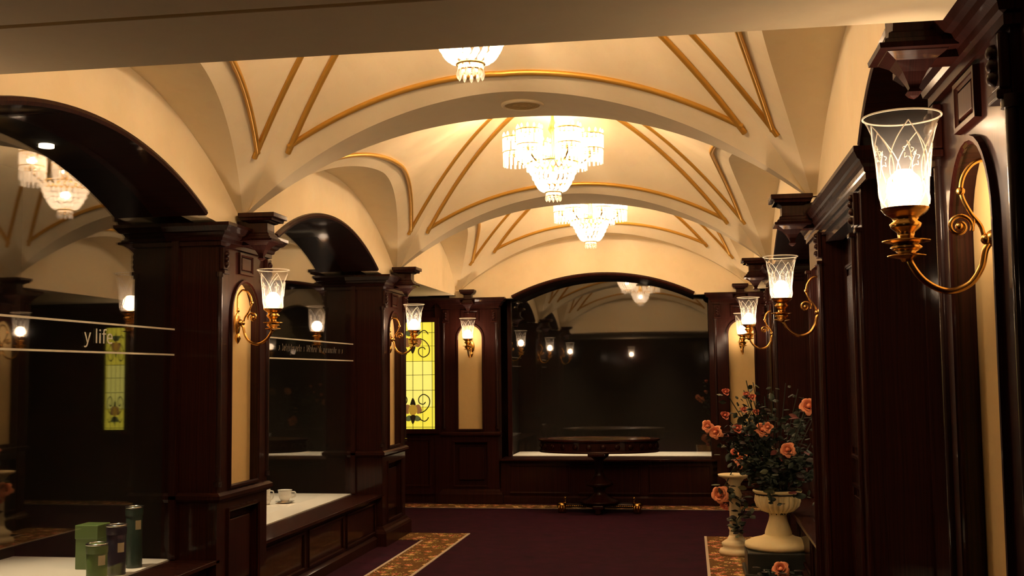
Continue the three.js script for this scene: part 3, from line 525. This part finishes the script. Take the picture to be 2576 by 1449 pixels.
// ---------------------------------------------------------------- oval table before the end window
{
  const t = thing('oval_table', 'low dark oval table with carved rim and brass feet under the arched end window', 'table', [0.0, 0, 0.7]);
  const ell = (a, b, n = 64) => Array.from({ length: n }, (_, i) => [a * Math.cos((2 * Math.PI * i) / n), b * Math.sin((2 * Math.PI * i) / n)]);
  const ring = (a, b, ia, ib) => { const s = poly(ell(a, b)); s.holes.push(new THREE.Path(ell(ia, ib).reverse().map((p) => new THREE.Vector2(...p)))); return s; };
  const disc = (shape, y0, y1, bevel = 0.006) => extrude(shape, y1 - y0, bevel, 4).rotateX(-Math.PI / 2).translate(0, y0 + bevel, 0);
  obj('rim', [disc(ring(0.66, 0.4, 0.56, 0.32), 0.77, 0.795)], M.wood, t);
  obj('top_inset', [disc(poly(ell(0.57, 0.33)), 0.765, 0.79, 0.003)], M.tableTop, t);
  obj('apron', [disc(ring(0.635, 0.375, 0.6, 0.34), 0.665, 0.775), disc(ring(0.65, 0.39, 0.6, 0.34), 0.65, 0.672)], M.wood, t);
  for (let i = 0; i < 26; i++) { const a = (2 * Math.PI * i) / 26; obj('carved_boss', [new THREE.SphereGeometry(1, 10, 8).scale(0.03, 0.03, 0.012).rotateY(Math.PI / 2 - a).translate(0.637 * Math.cos(a), 0.718, 0.377 * Math.sin(a))], M.wood, t); }
  obj('apron_drop', [rbx(-0.09, 0.09, 0.62, 0.66, 0.345, 0.39, 0.01)], M.wood, t);
  obj('pedestal', [lathe([[0, 0.66], [0.12, 0.66], [0.1, 0.6], [0.05, 0.56], [0.045, 0.42], [0.08, 0.36], [0.14, 0.32], [0.15, 0.29], [0.09, 0.27], [0.06, 0.22], [0.1, 0.17], [0.2, 0.13], [0.21, 0.1], [0.1, 0.08], [0, 0.08]].reverse(), 36)], M.wood, t);
  obj('base', [rbx(-0.46, 0.46, 0.055, 0.1, -0.06, 0.06, 0.015), rbx(-0.06, 0.06, 0.055, 0.1, -0.26, 0.26, 0.015)], M.wood, t);
  for (const s of [-1, 1]) {
    obj('foot', [lathe([[0, 0], [0.03, 0], [0.038, 0.015], [0.03, 0.035], [0.04, 0.055], [0.034, 0.08], [0.02, 0.085]], 16).scale(1.35, 1.3, 1.35).translate(s * 0.405, 0, 0.05), ...[-0.022, 0, 0.022].map((d) => new THREE.SphereGeometry(1, 10, 8).scale(0.012, 0.04, 0.02).translate(s * 0.405 + d * 1.3, 0.045, 0.098))], M.brass, t);
    obj('foot', [lathe([[0, 0], [0.03, 0], [0.038, 0.015], [0.03, 0.035], [0.04, 0.055], [0.034, 0.08]], 16).translate(0, 0, s * 0.22)], M.wood, t);
    obj('knob', [ball(0.018, s * 0.37, 0.155, 0.03), new THREE.CylinderGeometry(0.012, 0.016, 0.06, 12).translate(s * 0.37, 0.115, 0.03)], M.brass, t);
  }
  const beads = []; for (let i = 0; i < 34; i++) beads.push(ball(0.011, -0.35 + (0.7 * i) / 33, 0.072, 0.062, 8));
  obj('bead_moulding', beads, M.brass, t);
}

// ---------------------------------------------------------------- urn on its plinth, pedestal stand, roses
const urnAt = [1.615, 4.25];
{
  const b = obj('plinth_block', [rbx(-0.24, 0.24, 0, 0.19, -0.24, 0.24, 0.012), rbx(-0.26, 0.26, 0, 0.04, -0.26, 0.26, 0.008)], M.darkStone); b.position.set(urnAt[0], 0, urnAt[1]); tag(b, 'low dark plinth under the fluted stone urn', 'plinth');
  const u = thing('stone_urn', 'sand-coloured stone urn with fluted bowl and wide round foot, full of roses', 'urn', [urnAt[0], 0.19, urnAt[1]]);
  obj('foot', [lathe([[0, 0], [0.235, 0], [0.25, 0.018], [0.245, 0.045], [0.2, 0.066], [0.13, 0.084], [0.1, 0.1], [0, 0.1]], 44)], M.stone, u);
  obj('stem', [lathe([[0.1, 0.095], [0.098, 0.12], [0.085, 0.16], [0.07, 0.2], [0.062, 0.24], [0.068, 0.255], [0.075, 0.262], [0, 0.262]], 36)], M.stone, u);
  const bowl = grid(192, 16, (a, v) => { const t = 2 * Math.PI * a, prf = [[0.06, 0.255], [0.12, 0.275], [0.158, 0.31], [0.17, 0.35], [0.165, 0.385], [0.16, 0.4], [0.176, 0.412], [0.18, 0.425], [0.17, 0.432]]; const q = v * (prf.length - 1), i = Math.min(prf.length - 2, Math.floor(q)), f = q - i; let r = prf[i][0] + (prf[i + 1][0] - prf[i][0]) * f; const y = prf[i][1] + (prf[i + 1][1] - prf[i][1]) * f; if (q > 0.3 && q < 4.6) r *= 1 - 0.1 * Math.pow(0.5 + 0.5 * Math.cos(t * 24), 2); return V(r * Math.cos(t), y, r * Math.sin(t)); });
  obj('bowl', bowl, M.stone, u);
  obj('soil', new THREE.CylinderGeometry(0.172, 0.165, 0.03, 30).translate(0, 0.41, 0), M.black, u);
}
{
  const s = thing('pedestal_stand', 'slender cream pedestal stand wound with trailing leaves, left of the urn', 'stand', [1.335, 0, 3.4]);
  obj('base', [lathe([[0, 0], [0.135, 0], [0.14, 0.03], [0.13, 0.05], [0.1, 0.06], [0.112, 0.08], [0.116, 0.1], [0.095, 0.115], [0.07, 0.13], [0.055, 0.16], [0, 0.16]], 36)], M.stoneWhite, s);
  obj('shaft', [lathe([[0.055, 0.155], [0.05, 0.2], [0.062, 0.22], [0.048, 0.25], [0.045, 0.45], [0.06, 0.49], [0.046, 0.52], [0.05, 0.58], [0.08, 0.62]], 30)], M.stoneWhite, s);
  obj('top_plate', [lathe([[0.02, 0.615], [0.09, 0.622], [0.13, 0.64], [0.135, 0.655], [0.12, 0.658], [0, 0.65]], 36)], M.stoneWhite, s);
}
// one rose: layered cupped petals
function roseGeo(n, open) {
  const parts = [ball(0.3, 0, 0.2, 0, 10)];
  for (let i = 0; i < n; i++) {
    const ringK = i / n, a = i * 2.4, tilt = 0.15 + open * ringK * 1.25, R = 0.18 + 0.5 * ringK, L = 0.75 + 0.25 * ringK;
    const g = grid(5, 5, (u, v) => { const w = (u - 0.5) * 2 * Math.sin(Math.PI * Math.min(1, 0.25 + v * 0.62)) * 0.52, bend = tilt + v * v * 0.55 * ringK; return V(w, v * L * Math.cos(bend * v) , R * (1 - 0.35 * w * w * 3) + v * L * Math.sin(bend) * 0.65); });
    parts.push(g.rotateY(a).translate(0, -0.15, 0));
  }
  return mergeGeometries(parts.map(boxUV));
}
const roseShapes = [roseGeo(14, 0.7), roseGeo(17, 1.0), roseGeo(9, 0.3)];
const leafGeo = (() => boxUV(grid(4, 6, (u, v) => V((u - 0.5) * 0.62 * Math.sin(Math.PI * (0.08 + 0.9 * v)), 0.22 * v * (1 - v) - 0.5 * Math.abs(u - 0.5) * 0.3, v))))();
function addRose(parent, p, size, shape, mat, look) { const m = shared('rose', roseShapes[shape], mat, parent, [p.x, p.y, p.z], [0, 0, 0], size); const d = look.clone().normalize(); m.quaternion.setFromUnitVectors(V(0, 1, 0), d); return m; }
{
  const f = thing('rose_arrangement', 'tall loose arrangement of peach roses and dark foliage rising from the fluted urn', 'flowers', [urnAt[0], 0.6, urnAt[1]]);
  const L = (x, y, z = 4.25) => V(x - urnAt[0], y - 0.6, z - urnAt[1]);
  const list = [[1.842, 1.243, 0.05, 1], [1.172, 1.053, 0.04, 1], [1.114, 1.098, 0.036, 0], [1.509, 1.073, 0.042, 1], [1.55, 1.09, 0.032, 0], [1.688, 0.925, 0.044, 1], [1.243, 1.178, 0.03, 2], [1.443, 1.311, 0.024, 2], [1.253, 1.351, 0.026, 2], [1.328, 1.082, 0.032, 2], [1.405, 1.33, 0.022, 2], [1.38, 1.22, 0.022, 2], [1.47, 1.2, 0.022, 2]];
  const stems = [];
  for (const [x, y, r, k] of list) {
    const p = L(x, y, 4.25 + rr(0.12, 0.22)); addRose(f, p, r * 1.18, k, k === 2 ? M.roseDeep : M.rosePeach, V(rr(-0.6, 0), 0.35, 1));
    stems.push([V(rr(-0.06, 0.06), -0.16, rr(-0.06, 0.06)), V(p.x * 0.45, p.y * 0.5, p.z * 0.3), p]);
  }
  for (let i = 0; i < 34; i++) { const x = rr(1.17, 2.0), top = 1.5 - 1.1 * Math.abs(x - 1.55) * rr(0.3, 1) + rr(-0.35, 0.05); stems.push([V(rr(-0.08, 0.08), -0.16, rr(-0.08, 0.08)), L(1.6 + (x - 1.6) * 0.5, 0.55 + (top - 0.55) * 0.5, 4.25 + rr(-0.15, 0.15)), L(Math.min(x, 1.93), top, 4.25 + rr(-0.2, 0.2))]); }
  obj('stem', stems.map((s) => tube(s, 0.0035, 14, 5)), M.leafA, f);
  let n = 0;
  const curves = stems.map((s) => new THREE.CatmullRomCurve3(s));
  const leafAt = (parent) => { const c = curves[n % curves.length], p = c.getPoint(rr(0.3, 1.0)); p.add(V(rr(-0.05, 0.05), rr(-0.05, 0.05), rr(-0.05, 0.05))); return p; };
  const mats = [M.leafA, M.leafA, M.leafB, M.leafA, M.leafRed, M.leafA, M.leafB, M.leafA, M.leafPale];
  for (let i = 0; i < 44; i++) { const a = rr(0, 6.28), r = rr(0.19, 0.3); stems.push([V(0.05 * Math.cos(a), -0.12, 0.05 * Math.sin(a)), V(0.7 * r * Math.cos(a), rr(0.1, 0.28), 0.7 * r * Math.sin(a)), V(r * Math.cos(a), rr(-0.07, 0.28), r * Math.sin(a))]); }
  curves.push(...stems.slice(curves.length).map((q) => new THREE.CatmullRomCurve3(q)));
  for (; n < 290; n++) { const p = leafAt(); shared('leaf', leafGeo, mats[n % mats.length], f, [p.x, p.y, p.z], [rr(-1, 1), rr(0, 6.28), rr(-0.8, 0.8)], rr(0.05, 0.085)); }
  const small = []; for (let i = 0; i < 900; i++, n++) { const p = leafAt(); small.push(leafGeo.clone().applyMatrix4(new THREE.Matrix4().compose(p, new THREE.Quaternion().setFromEuler(new THREE.Euler(rr(-1, 1), rr(0, 6.28), rr(-1, 1))), V(1, 1, 1).multiplyScalar(rr(0.035, 0.06))))); }
  const st = obj('foliage', small, M.leafA, f); st.userData.kind = 'stuff';
}
{
  const f = thing('rose_garland', 'garland of two big peach roses and leaves hanging down the cream pedestal stand', 'flowers', [1.335, 0.66, 3.4]);
  const L = (x, y, z) => V(x - 1.335, y - 0.66, z - 3.4);
  addRose(f, L(1.395, 0.775, 3.5), 0.062, 1, M.rosePeach, V(0.2, 0.3, 1)); addRose(f, L(1.35, 0.83, 3.44), 0.045, 0, M.roseDeep, V(-0.4, 0.6, 0.8)); addRose(f, L(1.215, 0.5, 3.5), 0.066, 1, M.rosePeach, V(-0.3, 0.15, 1)); addRose(f, L(1.25, 0.41, 3.49), 0.036, 2, M.roseDeep, V(-0.3, -0.3, 1));
  const vine = [L(1.38, 0.8, 3.46), L(1.28, 0.62, 3.5), L(1.24, 0.52, 3.48), L(1.36, 0.46, 3.49), L(1.41, 0.38, 3.46), L(1.34, 0.28, 3.49), L(1.38, 0.2, 3.5)];
  obj('stem', tube(vine, 0.005, 60, 6), M.leafA, f);
  const c = new THREE.CatmullRomCurve3(vine);
  for (let i = 0; i < 70; i++) { const p = c.getPoint(rnd()); shared('leaf', leafGeo, [M.leafA, M.leafB, M.leafPale][i % 3], f, [p.x + rr(-0.05, 0.06), p.y + rr(-0.05, 0.05), p.z + rr(-0.01, 0.05)], [rr(-1, 1), rr(0, 6.28), rr(-0.8, 0.8)], rr(0.045, 0.075)); }
}

{
  const f = thing('fallen_rose', 'single peach rose with dark leaves lying before the plinth of the urn', 'flower', [1.6, 0.045, 4.6]);
  addRose(f, V(0, 0.05, 0), 0.055, 1, M.rosePeach, V(-0.2, 0.5, 1));
  for (let i = 0; i < 26; i++) shared('leaf', leafGeo, [M.leafA, M.leafB][i % 2], f, [rr(-0.16, 0.2), rr(-0.01, 0.08), rr(-0.05, 0.05)], [rr(-0.4, 0.4), rr(0, 6.28), rr(-0.4, 0.4)], rr(0.05, 0.08));
}

// ---------------------------------------------------------------- goods in the left windows
function canister(label, x, z, h, r, mat, band) {
  const c = thing('tea_canister', label, 'canister', [x, SILL, z]);
  obj('body', lathe([[0, 0], [r, 0], [r + 0.002, 0.004], [r, 0.01], [r, h - 0.05], [0, h - 0.05]], 36), mat, c);
  obj('lid', lathe([[r + 0.003, h - 0.052], [r + 0.004, h - 0.02], [r + 0.001, h - 0.012], [r + 0.001, h - 0.008], [0, h - 0.008]], 36), mat, c);
  obj('metal_rim', [new THREE.TorusGeometry(r, 0.006, 8, 40).rotateX(Math.PI / 2).translate(0, h - 0.006, 0)], M.steel, c);
  if (band) obj('label', new THREE.CylinderGeometry(r + 0.0015, r + 0.0015, 0.05, 12, 1, true, Math.PI * 0.2, 0.75).translate(0, h * band, 0), M.labelPaper, c);
}
canister('tall dark green canister with metal rim, rearmost in the nearest left window', -2.075, 6.98, 0.335, 0.045, M.tinDeep, 0.7);
canister('black canister with metal rim and gold label, middle of the nearest left window', -2.06, 7.2, 0.265, 0.05, M.tinDark, 0.55);
canister('short light green canister in front, nearest of the canisters', -2.08, 7.36, 0.19, 0.052, M.tinGreen, 0.55);
{
  const b = thing('gift_box', 'green square box behind the light green canister', 'box', [-2.3, SILL, 7.02]);
  obj('body', rbx(-0.065, 0.065, 0, 0.17, -0.065, 0.065, 0.004), M.tinGreen, b); obj('lid', rbx(-0.068, 0.068, 0.165, 0.24, -0.068, 0.068, 0.004), M.tinGreen, b);
  const p = obj('price_card', [new THREE.BoxGeometry(0.04, 0.04, 0.003).rotateX(-0.2).translate(0, 0.02, 0), new THREE.BoxGeometry(0.04, 0.003, 0.025).translate(0, 0.0015, -0.012)], M.porcelain); p.position.set(-2.15, SILL, 6.9); p.rotation.y = 0.6; tag(p, 'small white price card beside the tall dark green canister', 'card');
}
{
  const c = thing('teacup', 'white porcelain teacup on its saucer in the middle left window', 'cup', [-2.34, SILL, 3.95], 0.4);
  obj('saucer', lathe([[0, 0.004], [0.05, 0.002], [0.075, 0.014], [0.078, 0.017], [0.05, 0.009], [0, 0.01]], 36), M.porcelain, c);
  obj('cup', lathe([[0, 0.012], [0.03, 0.012], [0.034, 0.02], [0.05, 0.05], [0.056, 0.1], [0.06, 0.108], [0.052, 0.1], [0.044, 0.05], [0, 0.03]], 36), M.porcelain, c);
  obj('handle', tube([[0.053, 0.09, 0], [0.082, 0.086, 0], [0.084, 0.055, 0], [0.047, 0.04, 0]], 0.006, 24, 8), M.porcelain, c);
  const j = thing('milk_jug', 'white porcelain jug left of the teacup', 'jug', [-2.46, SILL, 4.07], 0.9);
  obj('body', lathe([[0, 0], [0.03, 0], [0.04, 0.02], [0.046, 0.05], [0.036, 0.09], [0.04, 0.125], [0.036, 0.125], [0.03, 0.09], [0, 0.08]], 30), M.porcelain, j);
  obj('handle', tube([[0.036, 0.11, 0], [0.07, 0.1, 0], [0.068, 0.05, 0], [0.04, 0.03, 0]], 0.005, 24, 8), M.porcelain, j);
  obj('spout', new THREE.ConeGeometry(0.016, 0.035, 10, 1, true).rotateZ(2.2).translate(-0.042, 0.115, 0), M.porcelain, j);
}

renderer.render(scene, camera);
